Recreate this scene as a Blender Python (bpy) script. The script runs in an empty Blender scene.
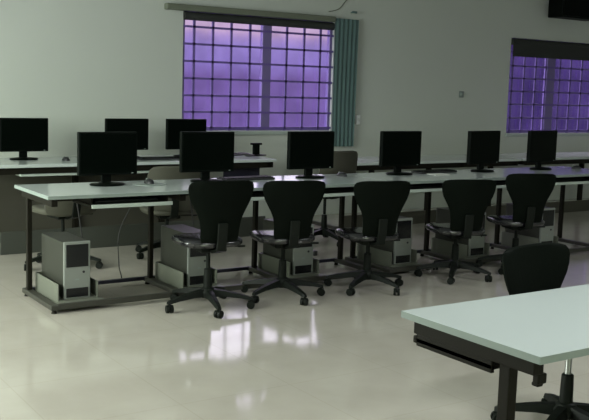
import bpy, bmesh, math, random
from mathutils import Vector, Matrix
random.seed(7)
SC = bpy.context.scene
COL = SC.collection
PI = math.pi

# ------------------------------------------------------------------ materials
def mat(name, color, rough=.5, metal=0., noise=0., nscale=8., bump=0., spec=None, ior=None, trans=None, sheen=0.):
    m = bpy.data.materials.new(name); m.use_nodes = True
    nt = m.node_tree; b = nt.nodes['Principled BSDF']
    b.inputs['Roughness'].default_value = rough
    b.inputs['Metallic'].default_value = metal
    if ior: b.inputs['IOR'].default_value = ior
    if spec is not None: b.inputs['Specular IOR Level'].default_value = spec
    if sheen: b.inputs['Sheen Weight'].default_value = sheen
    tc = nt.nodes.new('ShaderNodeTexCoord')
    n = nt.nodes.new('ShaderNodeTexNoise'); n.inputs['Scale'].default_value = nscale; n.inputs['Detail'].default_value = 5
    nt.links.new(tc.outputs['Object'], n.inputs['Vector'])
    r = nt.nodes.new('ShaderNodeMix'); r.data_type = 'RGBA'
    c = Vector(color)
    r.inputs[6].default_value = (*(c * (1 - noise)), 1); r.inputs[7].default_value = (*(c * (1 + noise)), 1)
    nt.links.new(n.outputs['Fac'], r.inputs[0]); nt.links.new(r.outputs[2], b.inputs['Base Color'])
    if bump:
        bp = nt.nodes.new('ShaderNodeBump'); bp.inputs['Strength'].default_value = bump; bp.inputs['Distance'].default_value = .01
        nt.links.new(n.outputs['Fac'], bp.inputs['Height']); nt.links.new(bp.outputs['Normal'], b.inputs['Normal'])
    return m

M = {}
M['wall'] = mat('painted_plaster', (.56, .60, .53), .8, noise=.03, nscale=1.3)
M['ceiling'] = mat('ceiling_paint', (.36, .37, .35), .85, noise=.02)
M['laminate'] = mat('pale_laminate', (.52, .58, .555), .12, noise=.02, nscale=4, ior=1.75)
M['edge'] = mat('laminate_edge', (.22, .265, .24), .45, noise=.03)
M['tray'] = mat('tray_laminate', (.40, .46, .41), .4, noise=.02)
M['steel'] = mat('dark_brown_steel', (.009, .008, .005), .55, noise=.08, spec=.12)
M['foot'] = mat('grey_brown_steel', (.03, .03, .022), .5, noise=.08)
M['box'] = mat('grey_steel_tray', (.13, .14, .11), .5, noise=.05)
M['rail'] = mat('blue_black_steel', (.010, .010, .022), .35, noise=.05)
M['panel'] = mat('dark_brown_board', (.05, .048, .034), .6, noise=.08, nscale=3)
M['plinth'] = mat('grey_green_board', (.045, .05, .04), .6, noise=.06)
M['black'] = mat('black_plastic', (.002, .0035, .0025), .5, noise=.1, spec=.07)
M['screen'] = mat('black_screen', (.001, .0025, .0015), .3, noise=.1, spec=.05)
M['key'] = mat('keyboard_black', (.012, .013, .015), .5, noise=.1)
M['chair'] = mat('black_upholstery', (.0028, .0045, .003), .6, noise=.15, nscale=60, bump=.1, spec=.05)
M['seat'] = mat('black_vinyl_seat', (.010, .010, .012), .2, noise=.1, nscale=20, ior=1.75)
M['chairgrey'] = mat('grey_brown_fabric', (.06, .06, .042), .75, noise=.06, nscale=40)
M['cbase'] = mat('chair_nylon', (.006, .008, .006), .5, noise=.1, spec=.14)
M['chrome'] = mat('satin_steel', (.45, .47, .45), .3, metal=1.)
M['case'] = mat('dark_computer_case', (.028, .03, .022), .5, noise=.06)
M['silver'] = mat('silver_front', (.21, .228, .205), .4, noise=.03)
M['blackgloss'] = mat('gloss_black_bay', (.004, .005, .006), .25)
M['blind'] = mat('dark_blind', (.028, .032, .027), .9, noise=.1, nscale=12)
M['pelmet'] = mat('olive_pelmet', (.15, .17, .12), .85, noise=.08, nscale=3)
M['frame'] = mat('window_aluminium', (.19, .15, .33), .5)
M['bars'] = mat('grille_backlit_tint', (.15, .10, .33), .5)  # purple from the bright window behind is put into the bar colour
M['white'] = mat('white_plastic', (.62, .65, .60), .4)
M['cable'] = mat('cable_rubber', (.03, .03, .03), .5)
M['cablegrey'] = mat('grey_cable', (.30, .30, .26), .5)
M['skin'] = mat('exterior_ground', (.25, .24, .2), .9, noise=.1, nscale=.5)
M['leaf'] = mat('exterior_foliage', (.035, .045, .025), .8, noise=.5, nscale=1.5)
M['facade'] = mat('exterior_facade', (.55, .5, .45), .8, noise=.1, nscale=.4)

# curtain cloth: woven teal
M['curtain'] = mat('teal_curtain_cloth', (.09, .155, .145), .9, noise=.08, nscale=90, bump=.1, sheen=.1)

# glossy vitrified tiles
def floor_mat():
    m = bpy.data.materials.new('polished_floor_tiles'); m.use_nodes = True
    nt = m.node_tree; b = nt.nodes['Principled BSDF']; L = nt.links
    tc = nt.nodes.new('ShaderNodeTexCoord')
    br = nt.nodes.new('ShaderNodeTexBrick'); br.offset = 0; br.squash = 1
    br.inputs['Scale'].default_value = 1.0; br.inputs['Brick Width'].default_value = .6; br.inputs['Row Height'].default_value = .6
    br.inputs['Mortar Size'].default_value = .0035; br.inputs['Mortar Smooth'].default_value = .3
    br.inputs['Color1'].default_value = (.47, .445, .385, 1); br.inputs['Color2'].default_value = (.46, .435, .377, 1)
    br.inputs['Mortar'].default_value = (.425, .40, .34, 1)
    L.new(tc.outputs['Object'], br.inputs['Vector'])
    n = nt.nodes.new('ShaderNodeTexNoise'); n.inputs['Scale'].default_value = 3.5; n.inputs['Detail'].default_value = 6
    L.new(tc.outputs['Object'], n.inputs['Vector'])
    rmp = nt.nodes.new('ShaderNodeValToRGB')
    rmp.color_ramp.elements[0].position = .3; rmp.color_ramp.elements[0].color = (.92, .92, .91, 1)
    rmp.color_ramp.elements[1].position = .7; rmp.color_ramp.elements[1].color = (1.04, 1.04, 1.04, 1)
    L.new(n.outputs['Fac'], rmp.inputs[0])
    mx = nt.nodes.new('ShaderNodeMix'); mx.data_type = 'RGBA'; mx.blend_type = 'MULTIPLY'; mx.inputs[0].default_value = 1
    L.new(br.outputs['Color'], mx.inputs[6]); L.new(rmp.outputs[0], mx.inputs[7])
    L.new(mx.outputs[2], b.inputs['Base Color'])
    b.inputs['Roughness'].default_value = .09
    b.inputs['IOR'].default_value = 1.9
    return m
M['floor'] = floor_mat()

# thin tinted window film
def glass_mat():
    m = bpy.data.materials.new('purple_window_film'); m.use_nodes = True
    nt = m.node_tree; nt.nodes.clear()
    o = nt.nodes.new('ShaderNodeOutputMaterial'); t = nt.nodes.new('ShaderNodeBsdfTransparent')
    t.inputs[0].default_value = (.81, .71, .985, 1)
    g = nt.nodes.new('ShaderNodeBsdfGlossy'); g.inputs['Roughness'].default_value = .05
    mx = nt.nodes.new('ShaderNodeMixShader'); mx.inputs[0].default_value = .04
    nt.links.new(t.outputs[0], mx.inputs[1]); nt.links.new(g.outputs[0], mx.inputs[2]); nt.links.new(mx.outputs[0], o.inputs[0])
    return m
M['glass'] = glass_mat()

# ------------------------------------------------------------------ mesh helpers
def B(): return bmesh.new()
def box(bm, x0, x1, y0, y1, z0, z1, bev=0., seg=2, mtx=None):
    t = bmesh.new()
    bmesh.ops.create_cube(t, size=1)
    for v in t.verts:
        v.co = Vector(((x0 + x1) / 2 + v.co.x * (x1 - x0), (y0 + y1) / 2 + v.co.y * (y1 - y0), (z0 + z1) / 2 + v.co.z * (z1 - z0)))
    if bev: bmesh.ops.bevel(t, geom=t.edges[:], offset=bev, segments=seg, affect='EDGES', profile=.5)
    if mtx is not None: bmesh.ops.transform(t, matrix=mtx, verts=t.verts[:])
    merge(bm, t)
def merge(bm, t):
    me = bpy.data.meshes.new('tmp'); t.to_mesh(me); t.free(); bm.from_mesh(me); bpy.data.meshes.remove(me)
def tube(bm, a, b, r, r2=None, n=16):
    a = Vector(a); b = Vector(b); r2 = r if r2 is None else r2
    d = b - a; q = d.to_track_quat('Z', 'Y').to_matrix().to_4x4()
    t = bmesh.new()
    bmesh.ops.create_cone(t, cap_ends=True, segments=n, radius1=r, radius2=r2, depth=d.length)
    bmesh.ops.transform(t, matrix=Matrix.Translation((a + b) / 2) @ q, verts=t.verts[:])
    merge(bm, t)
def lathe(bm, prof, n=24, mtx=None):
    t = bmesh.new(); rings = []
    for r, z in prof:
        rings.append([t.verts.new((r * math.cos(2 * PI * k / n), r * math.sin(2 * PI * k / n), z)) for k in range(n)])
    for i in range(len(rings) - 1):
        for k in range(n):
            t.faces.new((rings[i][k], rings[i][(k + 1) % n], rings[i + 1][(k + 1) % n], rings[i + 1][k]))
    t.faces.new(list(reversed(rings[0]))); t.faces.new(rings[-1])
    if mtx is not None: bmesh.ops.transform(t, matrix=mtx, verts=t.verts[:])
    merge(bm, t)
def cable_bm(bm, pts, r=.004, n=6, steps=8):
    P = [Vector(p) for p in pts]; path = []
    for i in range(len(P) - 1):
        p0 = P[max(i - 1, 0)]; p1 = P[i]; p2 = P[i + 1]; p3 = P[min(i + 2, len(P) - 1)]
        for k in range(steps):
            t = k / steps
            path.append(.5 * ((2 * p1) + (p2 - p0) * t + (2 * p0 - 5 * p1 + 4 * p2 - p3) * t * t + (3 * p1 - p0 - 3 * p2 + p3) * t ** 3))
    path.append(P[-1]); rings = []
    for i, c in enumerate(path):
        d = (path[min(i + 1, len(path) - 1)] - path[max(i - 1, 0)]).normalized()
        q = d.to_track_quat('Z', 'Y')
        rings.append([bm.verts.new(c + q @ Vector((r * math.cos(2 * PI * k / n), r * math.sin(2 * PI * k / n), 0))) for k in range(n)])
    for i in range(len(rings) - 1):
        for k in range(n):
            bm.faces.new((rings[i][k], rings[i][(k + 1) % n], rings[i + 1][(k + 1) % n], rings[i + 1][k]))
    bm.faces.new(list(reversed(rings[0]))); bm.faces.new(rings[-1])
def obj(name, bm, m, parent=None, smooth=False, label=None):
    bmesh.ops.recalc_face_normals(bm, faces=bm.faces[:])
    me = bpy.data.meshes.new(name); bm.to_mesh(me); bm.free()
    me.materials.append(m)
    if smooth:
        for p in me.polygons: p.use_smooth = True
        try: me.set_sharp_from_angle(angle=math.radians(38))
        except Exception: pass
    o = bpy.data.objects.new(name, me); COL.objects.link(o)
    if parent is not None: o.parent = parent
    if label: o['label'] = label
    return o
def tag(o, label, cat, group=None):
    o['label'] = label; o['category'] = cat
    if group: o['group'] = group
    return o
def thing(name, loc, rz=0.):
    o = bpy.data.objects.new(name, None); COL.objects.link(o)
    o.location = loc; o.rotation_euler = (0, 0, rz); o.empty_display_size = .1
    return o
def struct(name, bm, m, parent=None, smooth=False):
    o = obj(name, bm, m, parent, smooth); o['kind'] = 'structure'; return o
def kids(o): return [c for c in bpy.data.objects if c.parent == o]
def dup(root, loc, rz):
    def cp(o, par):
        c = o.copy(); COL.objects.link(c); c.parent = par
        for k in kids(o): cp(k, c)
        return c
    r = cp(root, None); r.location = loc; r.rotation_euler = (0, 0, rz)
    return r

# ------------------------------------------------------------------ room shell
XL, XR, YF, YB, ZC = -2.9, 9.6, -8.0, 3.1, 3.1
T = .2
b = B(); box(b, XL - T, XR + T, YF - T, YB + T, -.12, 0); struct('floor', b, M['floor'])
b = B(); box(b, XL - T, XR + T, YF - T, YB + T, ZC, ZC + .12); struct('ceiling', b, M['ceiling'])
def wall_x(name, y0, y1, holes):           # wall along X with holes (x0,x1,z0,z1)
    b = B(); x = XL
    for (a, c, z0, z1) in holes:
        box(b, x, a, y0, y1, 0, ZC); box(b, a, c, y0, y1, 0, z0); box(b, a, c, y0, y1, z1, ZC); x = c
    box(b, x, XR, y0, y1, 0, ZC)
    return struct(name, b, M['wall'])
def wall_y(name, x0, x1, holes):
    b = B(); y = YF - T
    for (a, c, z0, z1) in holes:
        box(b, x0, x1, y, a, 0, ZC); box(b, x0, x1, a, c, 0, z0); box(b, x0, x1, a, c, z1, ZC); y = c
    box(b, x0, x1, y, YB + T, 0, ZC)
    return struct(name, b, M['wall'])
W1 = (2.47, 4.37, .97, 2.19); W2 = (7.22, 9.12, .93, 2.17)
WL = (-2.0, 2.0, .9, 2.5); WF = (-2.4, 1.4, 1.0, 2.3)
wall_x('wall_back', YB, YB + .1, [W1, W2])
wall_x('wall_front', YF - T, YF, [WF])
wall_y('wall_left', XL - T, XL, [WL])
wall_y('wall_right', XR, XR + T, [])

def window_back(name, W, vbars, hbars, mull, mw=.055):
    x0, x1, z0, z1 = W
    r = thing(name, ((x0 + x1) / 2, YB, z0)); r['kind'] = 'structure'
    ox, oz = (x0 + x1) / 2, z0
    def bx(b, a, c, y0, y1, d, e, bev=0): box(b, a - ox, c - ox, y0, y1, d - oz, e - oz, bev)
    b = B()
    bx(b, x0, x0 + .035, .03, .08, z0, z1); bx(b, x1 - .035, x1, .03, .08, z0, z1)
    bx(b, x0 + .035, x1 - .035, .03, .08, z0, z0 + .035); bx(b, x0 + .035, x1 - .035, .03, .08, z1 - .035, z1)
    bx(b, mull - mw, mull + mw, .028, .082, z0 + .035, z1 - .035)
    struct('window_frame', b, M['frame'], r)
    for a, c in ((x0 + .035, mull - mw), (mull + mw, x1 - .035)):
        b = B(); bx(b, a, c, .053, .057, z0 + .035, z1 - .035); g = obj('glass_pane', b, M['glass'], r)
    b = B()
    for x in vbars: bx(b, x - .013, x + .013, .002, .016, z0, z1)
    for z in hbars: bx(b, x0, x1, .002, .014, z - .011, z + .011)
    obj('security_grille', b, M['bars'], r)
    b = B(); bx(b, x0 - .02, x1 + .02, -.03, -.002, z0 - .045, z0 - .004, .003)
    obj('window_sill', b, M['tray'], r)
    return r
HB = [1.0, 1.165, 1.335, 1.51, 1.685, 1.86, 2.035]
window_back('window_1', W1, [2.6, 2.82, 3.04, 3.27, 3.74, 3.97, 4.19], HB, 3.50)
window_back('window_2', W2, [7.28, 7.50, 7.72, 7.92, 8.2, 8.42, 8.65, 8.87], [.96, 1.13, 1.31, 1.48, 1.65, 1.81, 1.99], 8.05, .08)

# side / rear windows that light the room (outside the frame)
def window_plain(name, along, W, pos, n):
    a0, a1, z0, z1 = W
    r = thing(name, (pos, (a0 + a1) / 2, z0) if along == 'y' else ((a0 + a1) / 2, pos, z0)); r['kind'] = 'structure'
    oa = (a0 + a1) / 2; b = B()
    def bx(a, c, d, e):
        if along == 'y': box(b, -.05, .05, a - oa, c - oa, d - z0, e - z0)
        else: box(b, a - oa, c - oa, -.05, .05, d - z0, e - z0)
    bx(a0, a1, z0, z0 + .05); bx(a0, a1, z1 - .05, z1)
    for k in range(n + 1):
        c = a0 + .03 + (a1 - a0 - .06) * k / n; bx(c - .03, c + .03, z0 + .05, z1 - .05)
    struct('window_frame', b, M['frame'], r)
window_plain('window_3', 'y', WL, XL - .1, 6)
window_plain('window_4', 'x', WF, YF - .1, 4)

# pelmet, rolled blinds, curtain
b = B(); box(b, 2.25, 4.33, YB - .085, YB - .003, 2.185, 2.245, .01)
tag(obj('curtain_pelmet', b, M['pelmet']), 'olive green pelmet strip running above the large purple window beside the teal curtain', 'pelmet')
def blind(x0, x1, zb, zt, label):
    b = B(); zc = zt - .045
    tube(b, (x0 + .01, YB + .012, zc), (x1 - .01, YB + .012, zc), .042, n=20)
    nx = 40; t = bmesh.new(); g = []
    for i in range(nx + 1):
        x = x0 + .02 + (x1 - x0 - .04) * i / nx
        w = .003 * math.sin(i * .9)
        g.append([t.verts.new((x, YB - .026 + w + dy, z)) for dy, z in ((0, zc), (0, zb), (.006, zb), (.006, zc))])
    for i in range(nx):
        for k in range(4): t.faces.new((g[i][k], g[i][(k + 1) % 4], g[i + 1][(k + 1) % 4], g[i + 1][k]))
    t.faces.new(g[0]); t.faces.new(list(reversed(g[-1])))
    merge(b, t)
    tag(obj('rolled_blind', b, M['blind'], smooth=True), label, 'blind', 'dark rolled blinds at the window heads')
blind(2.47, 4.37, 2.115, 2.185, 'narrow dark rolled blind under the pelmet of the large central window')
blind(7.22, 9.12, 1.93, 2.165, 'dark rolled blind hanging over the top of the far right window')

def curtain(x0, x1, z0, z1):
    b = B(); n = 90; g = []
    zs = [z0 + (z1 - z0) * k / 14 for k in range(15)]
    for i in range(n + 1):
        u = i / n; row = []
        for side in (0, 1):
            zz = zs if side == 0 else zs[::-1]
            for z in zz:
                f = (z - z0) / (z1 - z0)
                a = .006 * (1 - .35 * f); xx = x0 + (x1 - x0) * u
                xx = xx + (1 - f) * (-.012) * (u - .5) * 2
                y = YB - .062 + a * math.sin(u * 2 * PI * 5.5 + .5 * math.sin(f * 4)) + side * .005
                row.append(b.verts.new((xx, y, z)))
        g.append(row)
    m_ = len(g[0])
    for i in range(n):
        for k in range(m_): b.faces.new((g[i][k], g[i][(k + 1) % m_], g[i + 1][(k + 1) % m_], g[i + 1][k]))
    b.faces.new(g[0]); b.faces.new(list(reversed(g[-1])))
    return b
cu = obj('curtain', curtain(4.335, 4.67, .79, 2.23), M['curtain'], smooth=True)
tag(cu, 'narrow teal curtain drawn to the right side of the large window', 'curtain')

# small wall fittings
b = B(); box(b, 4.72, 4.775, YB - .025, YB, 1.04, 1.15, .006); lt = thing('light_switch', (4.7475, YB, 1.095))
o = obj('switch_plate', b, mat('switch_white', (.85, .88, .84), .4), lt); o.data.transform(Matrix.Translation((-4.7475, -YB, -1.095)))
b = B(); box(b, -.012, .012, -.032, -.02, -.02, .02, .003); obj('rocker', b, M['white'], lt)
tag(lt, 'small white switch plate on the wall just right of the teal curtain', 'switch')
b = B(); tube(b, (6.38, YB - .03, 1.42), (6.38, YB, 1.42), .018, .03, 20); box(b, 6.34, 6.42, YB - .008, YB, 1.38, 1.46, .003)
tag(obj('wall_socket', b, M['edge'], smooth=True), 'small round grey fitting on the bare wall between the two windows', 'wall fitting')
b = B(); tube(b, (4.60, YB, 2.31), (4.60, YB - .06, 2.31), .008); box(b, 4.57, 4.64, YB - .065, YB - .05, 2.30, 2.325, .004)
tag(obj('curtain_hook', b, M['curtain'], smooth=True), 'tiny teal hook on the wall above the curtain', 'hook')
b = B(); cable_bm(b, [(4.28, YB - .006, 2.30), (4.42, YB - .006, 2.34), (4.52, YB - .006, 2.44), (4.62, YB - .006, 2.52)], .005)
tag(obj('wall_cable', b, M['pelmet'], smooth=True), 'thin cord rising diagonally on the wall above the large window', 'cable')
sp = thing('wall_speaker', (8.2, YB, 2.62))
b = B(); box(b, -.38, .38, -.30, -.05, -.16, .16, .012); obj('cabinet', b, M['black'], sp)
b = B(); box(b, -.36, .36, -.312, -.30, -.14, .14, .004); obj('front_grille', b, M['screen'], sp)
b = B(); box(b, -.06, .06, -.05, 0, -.08, .08); obj('bracket', b, M['steel'], sp)
tag(sp, 'black box unit mounted high on the wall above the far right window', 'speaker')

# ------------------------------------------------------------------ desks
def make_desk(name, L, D, legs, trays, cpus, kind='front', fg=False):
    r = thing(name, (0, 0, 0))
    b = B(); box(b, 0, L, 0, D, .728, .75, .0012, 1)
    top = obj('tabletop', b, M['laminate'], r)
    e = B(); box(e, -.0015, L + .0015, -.002, .0, .728, .7495); box(e, -.0015, L + .0015, D, D + .002, .728, .7495)
    box(e, -.002, 0, 0, D, .728, .7495); box(e, L, L + .002, 0, D, .728, .7495)
    obj('edge_band', e, M['edge'], top)
    yl = D - .125 if not fg else .39
    lw = .016 if not fg else .018
    for x in legs:
        b = B(); box(b, x - lw, x + lw, yl - lw * 1.2, yl + lw * 1.2, .055, .728, .004); obj('leg', b, M['steel'], r)
        b = B(); box(b, x - .02 + (.052 if fg and x > 2.5 else 0), x + .02 + (.052 if fg and x > 2.5 else 0), .045, D - .03, .675 if not fg else .684, .727, .004)
        obj('support_arm', b, M['steel'], r)
        b = B(); box(b, x - .026, x + .026, .035, D - .05, .022, .055, .005); f = obj('foot', b, M['foot'], r)
        for yy in (.06, D - .075):
            b = B(); tube(b, (x, yy, 0), (x, yy, .024), .018, .012); obj('leveller', b, M['steel'], f, smooth=True)
    xa, xb = legs[0] + .02, legs[-1] - .02
    b = B(); box(b, xa, xb, yl - .01, yl + .02, .655, .727); obj('rear_beam', b, M['steel'], r)
    b = B(); box(b, xa, xb, .38, .40, .665, .727); obj('front_beam', b, M['steel'], r)
    b = B(); box(b, xa, xb, .036, .062, .024, .060, .003); obj('front_floor_rail', b, M['foot'] if kind == 'front' else M['steel'], r)
    b = B(); box(b, xa, xb, D - .085, D - .06, .03, .056, .003); obj('rear_floor_rail', b, M['rail'], r)
    for (x0, x1) in trays:
        zt = .662 if not fg else .640
        b = B(); box(b, x0, x1, .014, .35, zt, zt + .018, .003); t = obj('keyboard_tray', b, M['steel'], r)  # tray body coloured dark for the shade under the tabletop
        b = B(); box(b, x0, x1, -.002, .0135, zt - .003, zt + .021, .003); (box(b, x1 - .014, x1, .0135, .35, zt - .010, zt + .030, .003) if fg else None); obj('tray_front_edge', b, M['tray'] if not fg else M['steel'], t)
        for x in (x0 + .01, x1 - .022):
            b = B(); box(b, x, x + .012, .05, .34, zt + .018, .727); obj('slide_rail', b, M['steel'], t)
    for x in cpus:
        b = B(); x0, x1, y0, y1, z0, z1 = x, x + .27, .13, .575, .056, .165
        box(b, x0, x1, y0, y1, z0, z0 + .006)
        box(b, x0, x0 + .006, y0, y1, z0 + .006, z1); box(b, x1 - .006, x1, y0, y1, z0 + .006, z1); box(b, x0 + .006, x1 - .006, y1 - .006, y1, z0 + .006, z1)
        box(b, x0, x0 + .02, y0, y1, .03, z0); box(b, x1 - .02, x1, y0, y1, .03, z0)
        box(b, x0 - (.02), x1 + .02, .062, y0, .04, .056)
        obj('computer_tray', b, M['box'], r)
    return r
DY = .674
A = make_desk('computer_desk', 2.712, DY, [.055, .94, 1.82, 2.65], [(.28, .84), (1.16, 1.72), (2.04, 2.60)], [.105, .99, 1.87])
tag(A, 'left half of the long pale-topped middle row of computer desks', 'desk')
Bd = make_desk('computer_desk', 2.75, DY, [.055, .87, 1.745, 2.62], [(.18, .76), (1.0, 1.62), (1.87, 2.5)], [.12, .95, 1.83])
Bd.location = (2.725, 0, 0)
tag(Bd, 'right half of the long pale-topped middle row, under its three right-hand monitors', 'desk')
G = make_desk('computer_desk', 2.76, .578, [.06, .945, 1.82, 2.675], [(2.05, 2.705), (1.10, 1.68)], [.115, 1.0], fg=True)
G.location = (.067 + 2.76, -3.80 + .578, 0); G.rotation_euler = (0, 0, PI)
tag(G, 'pale-topped desk in the foreground at lower right with bare surface and dark frame', 'desk')
b = B(); box(b, 2.69, 2.725, .523, .547, .655, .686, .005); box(b, 2.695, 2.72, .515, .54, .645, .658, .005)
obj('end_bracket', b, M['steel'], G)

def back_desk(x0, L, panel, plinth, label, trays, low=0.):
    r = thing('computer_desk', (x0, 2.095, 0))
    D = .70
    b = B(); box(b, 0, L, 0, D, .722, .75, .004); t = obj('tabletop', b, M['laminate'], r)
    n = 4
    for k in range(n):
        x = .07 + (L - .14) * k / (n - 1)
        b = B(); box(b, x - .021, x + .021, D - .15, D - .09, .03, .722, .003); obj('leg', b, M['steel'], r)
        b = B(); box(b, x - .026, x + .026, .04, D - .05, 0, .03, .004); obj('foot', b, M['foot'], r)
        b = B(); box(b, x - .02, x + .02, .03, D - .04, .672, .722, .003); obj('support_arm', b, M['steel'], r)
    b = B(); box(b, .09, L - .02, .03, .06, .665, .722, .004); obj('front_beam', b, M['steel'], r)
    if plinth:
        b = B(); box(b, .1, L - .1, .02, .04, .0, plinth[0], .003); obj('low_front_panel', b, plinth[1], r)
    if panel:
        b = B(); box(b, -.02, L - .48, D - .085, D - .065, .0 if panel == 1 else .35, .722, .002); obj('modesty_panel', b, M['panel'], r)
        b = B(); box(b, L - .50, L - .10, .15, .17, .55, .722, .002); obj('end_panel', b, M['rail'], r)
    for (a, c) in trays:
        b = B(); box(b, a, c, -.02, .30, .652, .668, .003); obj('keyboard_tray', b, M['tray'], r)
    for k in kids(r):
        if low and k.name.split('.')[0] in ('tabletop', 'support_arm', 'front_beam'): k.location = (0, 0, -low)
        if low and k.name.split('.')[0] == 'leg': k.scale = (1, 1, (.722 - low) / .722)
    return tag(r, label, 'desk')
back_desk(.22, 2.78, 1, (.19, M['plinth']), 'pale desk against the far wall at left, under the purple window, with dark back panel', [(.26, .84), (1.14, 1.72)])
back_desk(3.72, 2.72, 0, (.14, M['panel']), 'desk against the far wall behind the right-hand monitors, starting below the teal curtain', [], .06)
back_desk(6.46, 2.72, 0, (.14, M['panel']), 'far right desk against the wall below the second purple window', [], .06)

# ------------------------------------------------------------------ monitors
def make_monitor():
    r = thing('monitor', (0, 0, .75))
    b = B(); box(b, -.214, .214, -.02, .018, .070, .364, .006)
    t = bmesh.new(); bmesh.ops.create_cube(t, size=1)
    for v in t.verts:
        k = .72 if v.co.y > 0 else .92
        v.co = Vector((v.co.x * .42 * k, .034 + v.co.y * .034, .222 + v.co.z * .27 * k))
    bmesh.ops.bevel(t, geom=t.edges[:], offset=.006, segments=2, affect='EDGES'); merge(b, t)
    h = obj('housing', b, M['black'], r)
    b = B(); box(b, -.201, .201, -.0225, -.0195, .088, .352); obj('screen', b, M['screen'], h)
    b = B(); box(b, .17, .182, -.0235, -.0195, .078, .084); obj('power_button', b, M['edge'], h)
    b = B(); box(b, -.035, .035, .012, .04, .012, .14, .006); obj('stand_neck', b, M['black'], r)
    b = B(); lathe(b, [(.115, 0), (.12, .006), (.112, .012), (.05, .018)], 32, Matrix.Diagonal((1.05, .78, 1, 1)))
    obj('stand_base', b, M['black'], r, smooth=True)
    return r
mon = make_monitor()
spots = [(.575, .47, .02, 'first black monitor from the left on the middle row of desks'),
         (1.345, .47, -.04, 'second monitor from the left on the middle row, overlapping the lower left window corner'),
         (2.265, .47, 0, 'black monitor on the middle row below the right part of the large window'),
         (3.18, .47, .0, 'black monitor on the middle row, next to the right of the teal curtain'),
         (4.15, .47, .12, 'second monitor from the right end of the middle row'),
         (4.915, .47, .12, 'rightmost black monitor on the middle row, in front of the far right window'),
         (.665, 2.58, 0, 'black monitor at the left picture edge on the far desk'),
         (1.635, 2.58, 0, 'black monitor on the far desk partly hidden behind the first middle-row monitor'),
         (2.255, 2.58, 0, 'black monitor on the far desk standing left of the window, behind the second middle-row monitor')]
for i, (x, y, rz, lab) in enumerate(spots):
    o = mon if i == 0 else dup(mon, (0, 0, 0), 0)
    o.location = (x, y, .7505); o.rotation_euler = (0, 0, rz)
    tag(o, lab, 'monitor', 'monitors on the middle row' if i < 6 else 'monitors on the far desk')

# ------------------------------------------------------------------ keyboards, mice, pads
def make_keyboard():
    r = thing('keyboard', (0, 0, 0))
    b = B(); box(b, -.22, .22, -.07, .07, 0, .014, .004); obj('keyboard_case', b, M['key'], r)
    k = B(); box(k, -.207, .21, -.054, .062, .0138, .0146)
    for j in range(5):
        for i in range(20):
            x = -.205 + i * .0212; y = -.052 + j * .023
            box(k, x, x + .017, y, y + .018, .0142, .020)
    obj('keys', k, M['black'], r)
    return r
kb = make_keyboard(); first = True
kspots = [(.56, .17, .6805, 0, 'black keyboard on the sliding tray under the first middle-row monitor'),
          (1.44, .17, .6805, 0, 'black keyboard on the sliding tray behind the leftmost chair'),
          (2.32, .17, .6805, 0, 'black keyboard on the sliding tray behind the second chair from the left'),
          (3.18, .17, .6805, 0, 'black keyboard on the sliding tray behind the third chair from the left'),
          (4.03, .17, .6805, 0, 'black keyboard on the sliding tray behind the fourth chair from the left'),
          (4.90, .17, .6805, 0, 'black keyboard on the sliding tray under the rightmost monitor'),
          (1.70, .50, .7505, .06, 'dark keyboard lying on the desktop right of the second middle-row monitor'),
          (3.62, .52, .7505, .1, 'dark keyboard lying on the desktop right of the fourth middle-row monitor'),
          (2.66, 2.60, .7505, .1, 'dark keyboard on the far desk beside the small black stand'),
          (1.86, 2.32, .7505, 0, 'dark keyboard on the far desk between its two right-hand monitors')]
for x, y, z, rz, lab in kspots:
    o = kb if first else dup(kb, (0, 0, 0), 0); first = False
    o.location = (x, y, z); o.rotation_euler = (0, 0, rz); tag(o, lab, 'keyboard', 'black keyboards')
def make_mouse():
    r = thing('computer_mouse', (0, 0, 0)); b = B()
    bmesh.ops.create_uvsphere(b, u_segments=20, v_segments=12, radius=1)
    for v in b.verts: v.co = Vector((v.co.x * .032, v.co.y * .055, max(v.co.z, -.0) * (.034 - .006 * v.co.y)))
    obj('mouse_body', b, M['key'], r, smooth=True)
    b = B(); tube(b, (-.004, .035, .026), (.004, .035, .026), .008, n=12); obj('scroll_wheel', b, M['edge'], r)
    return r
ms = make_mouse()
for i, (x, y, z, lab) in enumerate([(.88, .46, .7535, 'black mouse on a pad beside the first middle-row monitor'),
                             (2.60, .50, .7505, 'black mouse right of the third middle-row monitor base'),
                             (.98, 2.40, .7505, 'black mouse on the far desk right of the left-edge monitor'),
                             (5.34, .40, .7505, 'black mouse at the right end of the middle-row desk')]):
    o = ms if i == 0 else dup(ms, (0, 0, 0), 0)
    o.location = (x, y, z); tag(o, lab, 'mouse', 'black computer mice')
b = B(); lathe(b, [(.118, 0), (.118, .0028)], 32, Matrix.Translation((.87, .43, .7502)) @ Matrix.Diagonal((1, .95, 1, 1)))
tag(obj('mouse_pad', b, M['edge']), 'round grey mouse pad beside the first middle-row monitor', 'mouse pad')
b = B(); box(b, 3.44, 3.60, .30, .42, .7502, .756, .002); tag(obj('paper_sheet', b, M['white']), 'small stack of white paper on the middle row right of the fourth monitor', 'paper')
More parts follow.
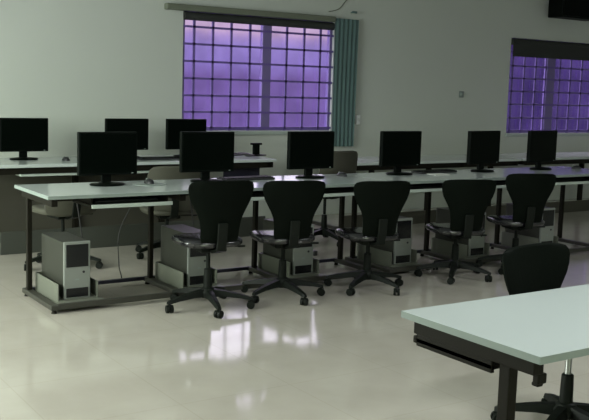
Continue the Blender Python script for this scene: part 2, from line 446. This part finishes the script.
# small stand and cable heap on the far desk
st = thing('desk_stand', (3.02, 2.52, .7505))
b = B(); lathe(b, [(.085, 0), (.085, .008), (.03, .014)], 24, Matrix.Diagonal((1.4, .8, 1, 1))); obj('base', b, M['black'], st, smooth=True)
b = B(); box(b, -.035, .035, -.015, .015, .012, .11, .004); obj('post', b, M['black'], st)
b = B(); box(b, -.06, .06, -.02, .02, .108, .128, .004); obj('head', b, M['black'], st)
tag(st, 'small black stand without a screen at the right end of the far left desk', 'stand')
b = B(); pts = []
for k in range(26):
    a = k * .9; pts.append((2.90 + .045 * math.cos(a) - .004 * k, 2.42 + .05 * math.sin(a), .757 + .0012 * k))
cable_bm(b, pts, .006, 8, 5)
tag(obj('cable_coil', b, M['cable'], smooth=True), 'small heap of coiled black cable on the far desk beside the black stand', 'cable')

# ------------------------------------------------------------------ computer towers
def make_tower():
    r = thing('computer_tower', (0, 0, 0))
    b = B(); box(b, 0, .176, .012, .43, 0, .365, .003); obj('case', b, M['case'], r)
    b = B()
    box(b, 0, .176, -.006, .012, .0, .37, .004); f = obj('front_panel', b, M['silver'], r)
    b = B(); box(b, .014, .162, -.0095, -.0055, .205, .352, .002); obj('drive_bay', b, M['blackgloss'], f)
    b = B(); box(b, .014, .162, -.0095, -.0055, .008, .068, .002)
    for k in range(5): box(b, .02, .158, -.0112, -.0094, .014 + k * .011, .018 + k * .011)
    obj('lower_vent', b, M['blackgloss'], f)
    b = B(); tube(b, (.13, -.006, .17), (.13, -.0105, .17), .008, n=16); obj('power_button', b, M['key'], f)
    b = B(); box(b, .075, .10, -.0075, -.0055, .118, .126); obj('badge', b, M['edge'], f)
    return r
tw = make_tower()
labs = ['leftmost silver-fronted computer tower, fully in view in its tray under the desk',
        'silver-fronted computer tower under the desk behind the leftmost chair',
        'silver-fronted computer tower under the desk behind the second chair from the left',
        'silver-fronted computer tower under the desk behind the third chair from the left',
        'silver-fronted computer tower under the desk behind the fourth chair from the left',
        'silver-fronted computer tower under the desk behind the rightmost middle-row chair']
TX = [.15, 1.035, 1.915, 2.725 + .165, 2.725 + .995, 2.725 + 1.875]
for i, x in enumerate(TX):
    o = tw if i == 0 else dup(tw, (0, 0, 0), 0)
    o.location = (x, .15, .0625); tag(o, labs[i], 'computer tower', 'computer towers under the middle row')
# cables behind towers
def cab(pts, m, label, r=.004):
    b = B(); cable_bm(b, pts, r); tag(obj('cable', b, m, smooth=True), label, 'cable', 'cables under the middle row')
for i, x in enumerate(TX):
    sx = x + .09
    cab([(sx, .588, .30), (sx + .06, .66, .27), (sx + .20, .70, .12), (sx + .24, .69, .30), (sx + .20, .69, .62), (sx + .20, .70, .70)], M['cable'],
        'black cable looping from the back of the ' + ['leftmost', 'second', 'third', 'fourth', 'fifth', 'rightmost'][i] + ' computer tower', .005)
    if i < 3:
        cab([(sx + .03, .590, .30), (sx + .17, .60, .28), (sx + .23, .63, .14), (sx + .20, .70, .010), (sx + .30, .80, .008), (sx + .46, .76, .008)], M['cablegrey'],
            'pale grey cable dropping to the floor behind the ' + ['leftmost', 'second', 'third'][i] + ' computer tower', .007)
cab([(.95, .70, .70), (.78, .72, .40), (.77, .72, .14), (.80, .76, .006), (.62, .72, .006), (.52, .74, .006)], M['cable'], 'thin black cable hanging down in the gap right of the leftmost tower', .004)
cab([(2.50, .70, .70), (2.45, .71, .42), (2.46, .78, .10), (2.52, .86, .006), (2.57, .90, .012)], M['cable'], 'thin black cable hanging to the floor plugs between the second and third chairs', .004)
for px, py, lab in ((2.58, .93, 'black plug lying on the floor between the second and third chairs, left of its pair'), (2.72, 1.02, 'black plug lying on the floor between the second and third chairs, right of its pair')):
    b = B(); box(b, -.02, .02, -.03, .03, 0, .045, .008); tube(b, (0, .03, .022), (0, .07, .012), .008)
    o = obj('power_plug', b, M['cable']); o.location = (px, py, 0); tag(o, lab, 'plug', 'plugs on the floor')

# ------------------------------------------------------------------ chairs
def shell(prof, thick, curve, lean, y0, zoff=0.):
    """prof: (z, halfwidth) list bottom to top; curved padded back"""
    b = B(); n = 12; F = []; K = []
    zb = prof[0][0]
    for z, hw in prof:
        rf, rk = [], []
        for i in range(n + 1):
            u = -1 + 2 * i / n
            x = hw * u
            y = y0 - (z - zb) * lean + curve * x * x
            e = thick * (1 - .75 * abs(u) ** 4)
            if z == prof[-1][0] or z == prof[0][0]: e *= .35
            rf.append(b.verts.new((x, y + e / 2, z))); rk.append(b.verts.new((x, y - e / 2, z)))
        F.append(rf); K.append(rk)
    m_ = len(prof)
    for j in range(m_ - 1):
        for i in range(n):
            b.faces.new((F[j][i], F[j][i + 1], F[j + 1][i + 1], F[j + 1][i]))
            b.faces.new((K[j][i + 1], K[j][i], K[j + 1][i], K[j + 1][i + 1]))
        b.faces.new((F[j][0], F[j + 1][0], K[j + 1][0], K[j][0])); b.faces.new((F[j][n], K[j][n], K[j + 1][n], F[j + 1][n]))
    for i in range(n):
        b.faces.new((F[0][i + 1], F[0][i], K[0][i], K[0][i + 1])); b.faces.new((F[-1][i], F[-1][i + 1], K[-1][i + 1], K[-1][i]))
    return b
BACK = [(.475, .12), (.50, .13), (.56, .132), (.62, .142), (.66, .158), (.70, .180), (.74, .202), (.78, .215), (.82, .222), (.845, .218), (.862, .205), (.872, .17), (.876, .12)]
BACKG = [(.475, .13), (.49, .17), (.52, .21), (.56, .225), (.62, .23), (.70, .23), (.78, .222), (.82, .21), (.845, .18), (.855, .12)]
def make_chair(prof, backm, seatm, drop=0.):
    r = thing('office_chair', (0, 0, 0))
    # seat: superellipse cushion
    b = B(); n = 36; rings = []
    for s, z in ((.80, .432), (.95, .438), (1.0, .452), (1.0, .468), (.96, .480), (.85, .487), (.6, .486), (.3, .483)):
        rg = []
        for k in range(n):
            a = 2 * PI * k / n; ca, sa = math.cos(a), math.sin(a)
            x = .21 * s * math.copysign(abs(ca) ** .62, ca); y = .215 * s * math.copysign(abs(sa) ** .62, sa) + .03
            zz = z - drop - (.018 * max(0, (y - .12) / .12) ** 2 if y > .12 else 0)
            rg.append(b.verts.new((x, y, zz)))
        rings.append(rg)
    for i in range(len(rings) - 1):
        for k in range(n): b.faces.new((rings[i][k], rings[i][(k + 1) % n], rings[i + 1][(k + 1) % n], rings[i + 1][k]))
    b.faces.new(list(reversed(rings[0]))); b.faces.new(rings[-1])
    obj('seat', b, seatm, r, smooth=True)
    sh = shell([(z - drop, w) for z, w in prof], .034, .9, .16, -.185); obj('backrest', sh, backm, r, smooth=True)
    b = B(); cable = [(0, 0, .41 - drop), (0, -.12, .405 - drop), (0, -.205, .43 - drop), (0, -.222, .50 - drop), (0, -.232, .60 - drop)]
    for a, c in zip(cable[:-1], cable[1:]):
        d = Vector(c) - Vector(a); q = d.to_track_quat('Z', 'X').to_matrix().to_4x4()
        box(b, -.009, .009, -.032, .032, -.005, d.length + .005, .003, 1, Matrix.Translation(a) @ q)
    obj('back_support', b, M['cbase'], r)
    b = B(); box(b, -.09, .09, -.10, .10, .395 - drop, .434 - drop, .01); obj('seat_mechanism', b, M['cbase'], r)
    b = B(); tube(b, (.08, .02, .41 - drop), (.24, .02, .405 - drop), .006); box(b, .22, .27, .01, .03, .398 - drop, .412 - drop, .004); obj('height_lever', b, M['cbase'], r)
    b = B(); tube(b, (0, 0, .24 - drop * .3), (0, 0, .397 - drop), .014, n=20); obj('gas_lift_piston', b, M['cbase'], r, smooth=True)
    b = B(); lathe(b, [(.03, .085), (.028, .20), (.026, .26 - drop * .5), (.02, .265 - drop * .5)], 24); obj('gas_lift_sleeve', b, M['cbase'], r, smooth=True)
    st_ = B(); lathe(st_, [(.05, .075), (.056, .085), (.056, .11), (.04, .135), (.032, .14)], 24)
    for k in range(5):
        a = 2 * PI * k / 5; R = Matrix.Rotation(a, 4, 'Z')
        t = bmesh.new(); secs = []
        for f, w, z0, z1 in ((.03, .030, .080, .130), (.12, .027, .082, .118), (.22, .022, .072, .098), (.285, .018, .060, .080), (.30, .012, .058, .074)):
            secs.append([t.verts.new((f, -w, z0)), t.verts.new((f, w, z0)), t.verts.new((f, w * .65, z1)), t.verts.new((f, -w * .65, z1))])
        for i in range(len(secs) - 1):
            for j in range(4): t.faces.new((secs[i][j], secs[i][(j + 1) % 4], secs[i + 1][(j + 1) % 4], secs[i + 1][j]))
        t.faces.new(secs[0]); t.faces.new(list(reversed(secs[-1])))
        bmesh.ops.transform(t, matrix=R, verts=t.verts[:]); merge(st_, t)
    obj('star_base', st_, M['cbase'], r)
    for k in range(5):
        a = 2 * PI * k / 5; c = Matrix.Translation((.285 * math.cos(a), .285 * math.sin(a), 0)) @ Matrix.Rotation(a + 1.1 + k * .9, 4, 'Z')
        b = B()
        for s in (-1, 1):
            t = bmesh.new(); bmesh.ops.create_cone(t, cap_ends=True, segments=20, radius1=.027, radius2=.025, depth=.017)
            bmesh.ops.transform(t, matrix=c @ Matrix.Translation((s * .014, .0, .027)) @ Matrix.Rotation(PI / 2 * s, 4, 'Y'), verts=t.verts[:]); merge(b, t)
        t = bmesh.new(); box(t, -.005, .005, -.02, .02, .022, .055, .003, 1, c); merge(b, t)
        tube(b, c @ Vector((0, 0, .05)), c @ Vector((0, 0, .07)), .008)
        obj('caster', b, M['cbase'], r)
    return r
ch = make_chair(BACK, M['chair'], M['seat'])
D_ = math.radians
cs = [(.985, -.235, D_(40), D_(-6), -.01, 'leftmost black office chair pushed up to the middle row of desks'),
      (1.60, -.185, D_(53), D_(-14), -.035, 'second black office chair from the left, in front of the third middle-row monitor'),
      (2.31, -.235, D_(65), D_(-13), -.055, 'third black office chair from the left along the middle row of desks'),
      (3.205, -.215, D_(78), D_(-20), -.075, 'fourth black office chair from the left along the middle row'),
      (3.90, -.20, D_(60), D_(-20), -.05, 'rightmost black office chair at the middle row, behind the foreground chair')]
def place_chair(o, x, y, bz, rz, dz, lab, grp):
    """body turned by rz, the five-star base turned by bz; dz lowers or raises the gas lift"""
    o.location = (x, y, 0); o.rotation_euler = (0, 0, rz); tag(o, lab, 'office chair', grp)
    for k in kids(o):
        n = k.name.split('.')[0]
        if n in ('star_base', 'caster'): k.rotation_euler = (0, 0, bz - rz)
        elif n in ('seat', 'backrest', 'back_support', 'seat_mechanism', 'height_lever'): k.location = (0, 0, dz)
        elif n == 'gas_lift_piston': k.location = (0, 0, dz)
for i, (x, y, bz, rz, dz, lab) in enumerate(cs):
    o = ch if i == 0 else dup(ch, (0, 0, 0), 0)
    place_chair(o, x, y, bz, rz, dz, lab, 'black chairs along the middle row')
o = dup(ch, (0, 0, 0), 0)
for k in kids(o):
    if k.name.startswith('gas_lift_piston'):
        k.data = k.data.copy(); k.data.materials[0] = M['chrome']; k['label'] = 'shiny steel piston'
place_chair(o, 1.295, -2.91, D_(56), D_(186), 0, 'black office chair in the foreground, its back rising behind the lower right desk', 'foreground chair')
for k in kids(o):
    if k.name.startswith('backrest'): k.location = (-.005, 0, -.085); k.scale = (1.1, 1, 1)
del o['group']
cg = make_chair(BACKG, M['chairgrey'], M['chairgrey'])
place_chair(cg, .60, 1.42, D_(38), D_(8), 0, 'grey-brown chair seen under the left end of the middle desk, between the two rows', 'grey-brown chairs between the rows')
g1 = cg
o = dup(cg, (0, 0, 0), 0)
for k in kids(g1):
    if k.name.startswith('backrest'): k.scale = (1, 1, .6); k.location = (0, 0, .145)
place_chair(o, 1.56, 1.55, D_(50), D_(-10), -.07, 'grey-brown chair whose back shows between the first and second middle-row monitors', 'grey-brown chairs between the rows')
o2 = o; o = dup(o2, (0, 0, 0), 0)
place_chair(o, 3.2, 1.55, D_(50), D_(6), .03, 'grey-brown chair whose back shows below the teal curtain', 'grey-brown chairs between the rows')

# ------------------------------------------------------------------ outside the windows

def world():
    w = bpy.data.worlds.new('sky'); SC.world = w; w.use_nodes = True
    nt = w.node_tree; nt.nodes.clear(); L = nt.links
    out = nt.nodes.new('ShaderNodeOutputWorld'); bg = nt.nodes.new('ShaderNodeBackground')
    tc = nt.nodes.new('ShaderNodeTexCoord'); sx = nt.nodes.new('ShaderNodeSeparateXYZ')
    L.new(tc.outputs['Generated'], sx.inputs[0])
    n = nt.nodes.new('ShaderNodeTexNoise'); n.inputs['Scale'].default_value = 9; n.inputs['Detail'].default_value = 4
    L.new(tc.outputs['Generated'], n.inputs['Vector'])
    ma = nt.nodes.new('ShaderNodeMath'); ma.operation = 'MULTIPLY_ADD'; ma.inputs[1].default_value = .03; ma.inputs[2].default_value = -.015
    L.new(n.outputs['Fac'], ma.inputs[0])
    ad = nt.nodes.new('ShaderNodeMath'); ad.operation = 'ADD'; L.new(sx.outputs['Z'], ad.inputs[0]); L.new(ma.outputs[0], ad.inputs[1])
    mr = nt.nodes.new('ShaderNodeMapRange'); mr.inputs[1].default_value = -.1; mr.inputs[2].default_value = .4
    L.new(ad.outputs[0], mr.inputs[0])
    r = nt.nodes.new('ShaderNodeValToRGB'); e = r.color_ramp.elements
    e[0].position = .0; e[0].color = (.27, .22, .39, 1)
    e[1].position = 1; e[1].color = (7.5, 8.0, 6.2, 1)
    for p, c in ((.215, (.29, .235, .40)), (.245, (.42, .39, .60)), (.285, (.48, .46, .64)), (.302, (.60, .55, .63)), (.315, (.83, .75, .63)), (.338, (.9, .85, .68)), (.375, (2.8, 3.2, 2.3)), (.45, (3.6, 4.3, 2.75)), (.8, (3.6, 4.3, 2.75))):
        x = e.new(p); x.color = (*c, 1)
    L.new(mr.outputs[0], r.inputs[0])
    # dark treeline put into the sky colour towards +X, dimming the second window
    fx = nt.nodes.new('ShaderNodeMapRange'); fx.interpolation_type = 'SMOOTHSTEP'; fx.inputs[1].default_value = .60; fx.inputs[2].default_value = .72
    L.new(sx.outputs['X'], fx.inputs[0])
    fz = nt.nodes.new('ShaderNodeMapRange'); fz.interpolation_type = 'SMOOTHSTEP'; fz.inputs[1].default_value = .45; fz.inputs[2].default_value = .30
    L.new(sx.outputs['Z'], fz.inputs[0])
    mu = nt.nodes.new('ShaderNodeMath'); mu.operation = 'MULTIPLY'; L.new(fx.outputs[0], mu.inputs[0]); L.new(fz.outputs[0], mu.inputs[1])
    n2 = nt.nodes.new('ShaderNodeTexNoise'); n2.inputs['Scale'].default_value = 22; n2.inputs['Detail'].default_value = 3
    L.new(tc.outputs['Generated'], n2.inputs['Vector'])
    r2 = nt.nodes.new('ShaderNodeValToRGB'); r2.color_ramp.elements[0].position = .35; r2.color_ramp.elements[0].color = (.065, .05, .13, 1)
    r2.color_ramp.elements[1].position = .7; r2.color_ramp.elements[1].color = (.13, .10, .23, 1)
    L.new(n2.outputs['Fac'], r2.inputs[0])
    mxc = nt.nodes.new('ShaderNodeMix'); mxc.data_type = 'RGBA'; L.new(mu.outputs[0], mxc.inputs[0]); L.new(r.outputs[0], mxc.inputs[6]); L.new(r2.outputs[0], mxc.inputs[7])
    r3 = nt.nodes.new('ShaderNodeMapRange'); r3.inputs[1].default_value = .3; r3.inputs[2].default_value = .7; r3.inputs[3].default_value = .85; r3.inputs[4].default_value = 1.15
    n3 = nt.nodes.new('ShaderNodeTexNoise'); n3.inputs['Scale'].default_value = 45; L.new(tc.outputs['Generated'], n3.inputs['Vector']); L.new(n3.outputs['Fac'], r3.inputs[0])
    L.new(mxc.outputs[2], bg.inputs[0]); L.new(r3.outputs[0], bg.inputs[1]); L.new(bg.outputs[0], out.inputs[0])
world()

# ------------------------------------------------------------------ daylight in the side windows
def area(name, loc, rot, sx, sy, power, color):
    l = bpy.data.lights.new(name, 'AREA'); l.shape = 'RECTANGLE'; l.size = sx; l.size_y = sy; l.energy = power; l.color = color
    o = bpy.data.objects.new(name, l); COL.objects.link(o); o.location = loc; o.rotation_euler = rot; return o
area('daylight_left', (XL - .25, (WL[0] + WL[1]) / 2, 1.72), (0, -PI / 2, 0), 1.5, 3.9, 260, (.93, 1, .97))
area('daylight_front', ((WF[0] + WF[1]) / 2, YF - .25, 1.65), (PI / 2, 0, 0), 3.6, 1.2, 20, (.95, 1, .95))

# two tube fittings added above the frame, unseen, to brighten the camera side
for i, (x, y) in enumerate(((.8, -4.2), (3.6, -3.4))):
    t = thing('added_ceiling_light', (x, y, ZC))
    b = B(); box(b, -.62, .62, -.09, .09, -.05, 0, .008); obj('fitting', b, M['white'], t)
    for yy in (-.045, .045):
        b = B(); tube(b, (-.58, yy, -.07), (.58, yy, -.07), .014, n=16); obj('added_tube', b, M['white'], t, smooth=True)
    tag(t, ('added ceiling tube fitting, out of view, above the lower right desk, nearer the camera', 'added ceiling tube fitting, out of view, above the floor right of the lower right desk')[i], 'ceiling light', 'added ceiling tube lights')
    area('added_ceiling_lamp', (x, y, ZC - .1), (0, 0, 0), 1.2, .16, 54, (.95, .99, 1))

# ------------------------------------------------------------------ camera
f, pitch, roll, yaw, H, cx, cy = 920.53, .1259, .0298, .586, 1.4605, -1.862, -5.4395
F = Vector((math.sin(yaw) * math.cos(pitch), math.cos(yaw) * math.cos(pitch), -math.sin(pitch)))
R = Vector((math.cos(yaw), -math.sin(yaw), 0)); U = R.cross(F)
R2 = R * math.cos(roll) + U * math.sin(roll); U2 = -R * math.sin(roll) + U * math.cos(roll)
cd = bpy.data.cameras.new('camera'); cd.sensor_width = 36; cd.lens = f * 36 / 589
cd.shift_x = (294.5 - 287.5) / 589; cd.shift_y = (202.5 - 210) / 589
cam = bpy.data.objects.new('camera', cd); COL.objects.link(cam)
cam.matrix_world = Matrix.Translation((cx, cy, H)) @ Matrix((R2, U2, -F)).transposed().to_4x4()
SC.camera = cam
vs = SC.view_settings; SC.display_settings.display_device = 'sRGB'
vs.view_transform = 'Standard'; vs.look = 'None'; vs.exposure = 0; vs.gamma = 1; vs.use_curve_mapping = False
SC.cycles.use_denoising = True
SC.cycles.max_bounces = 8; SC.cycles.diffuse_bounces = 4
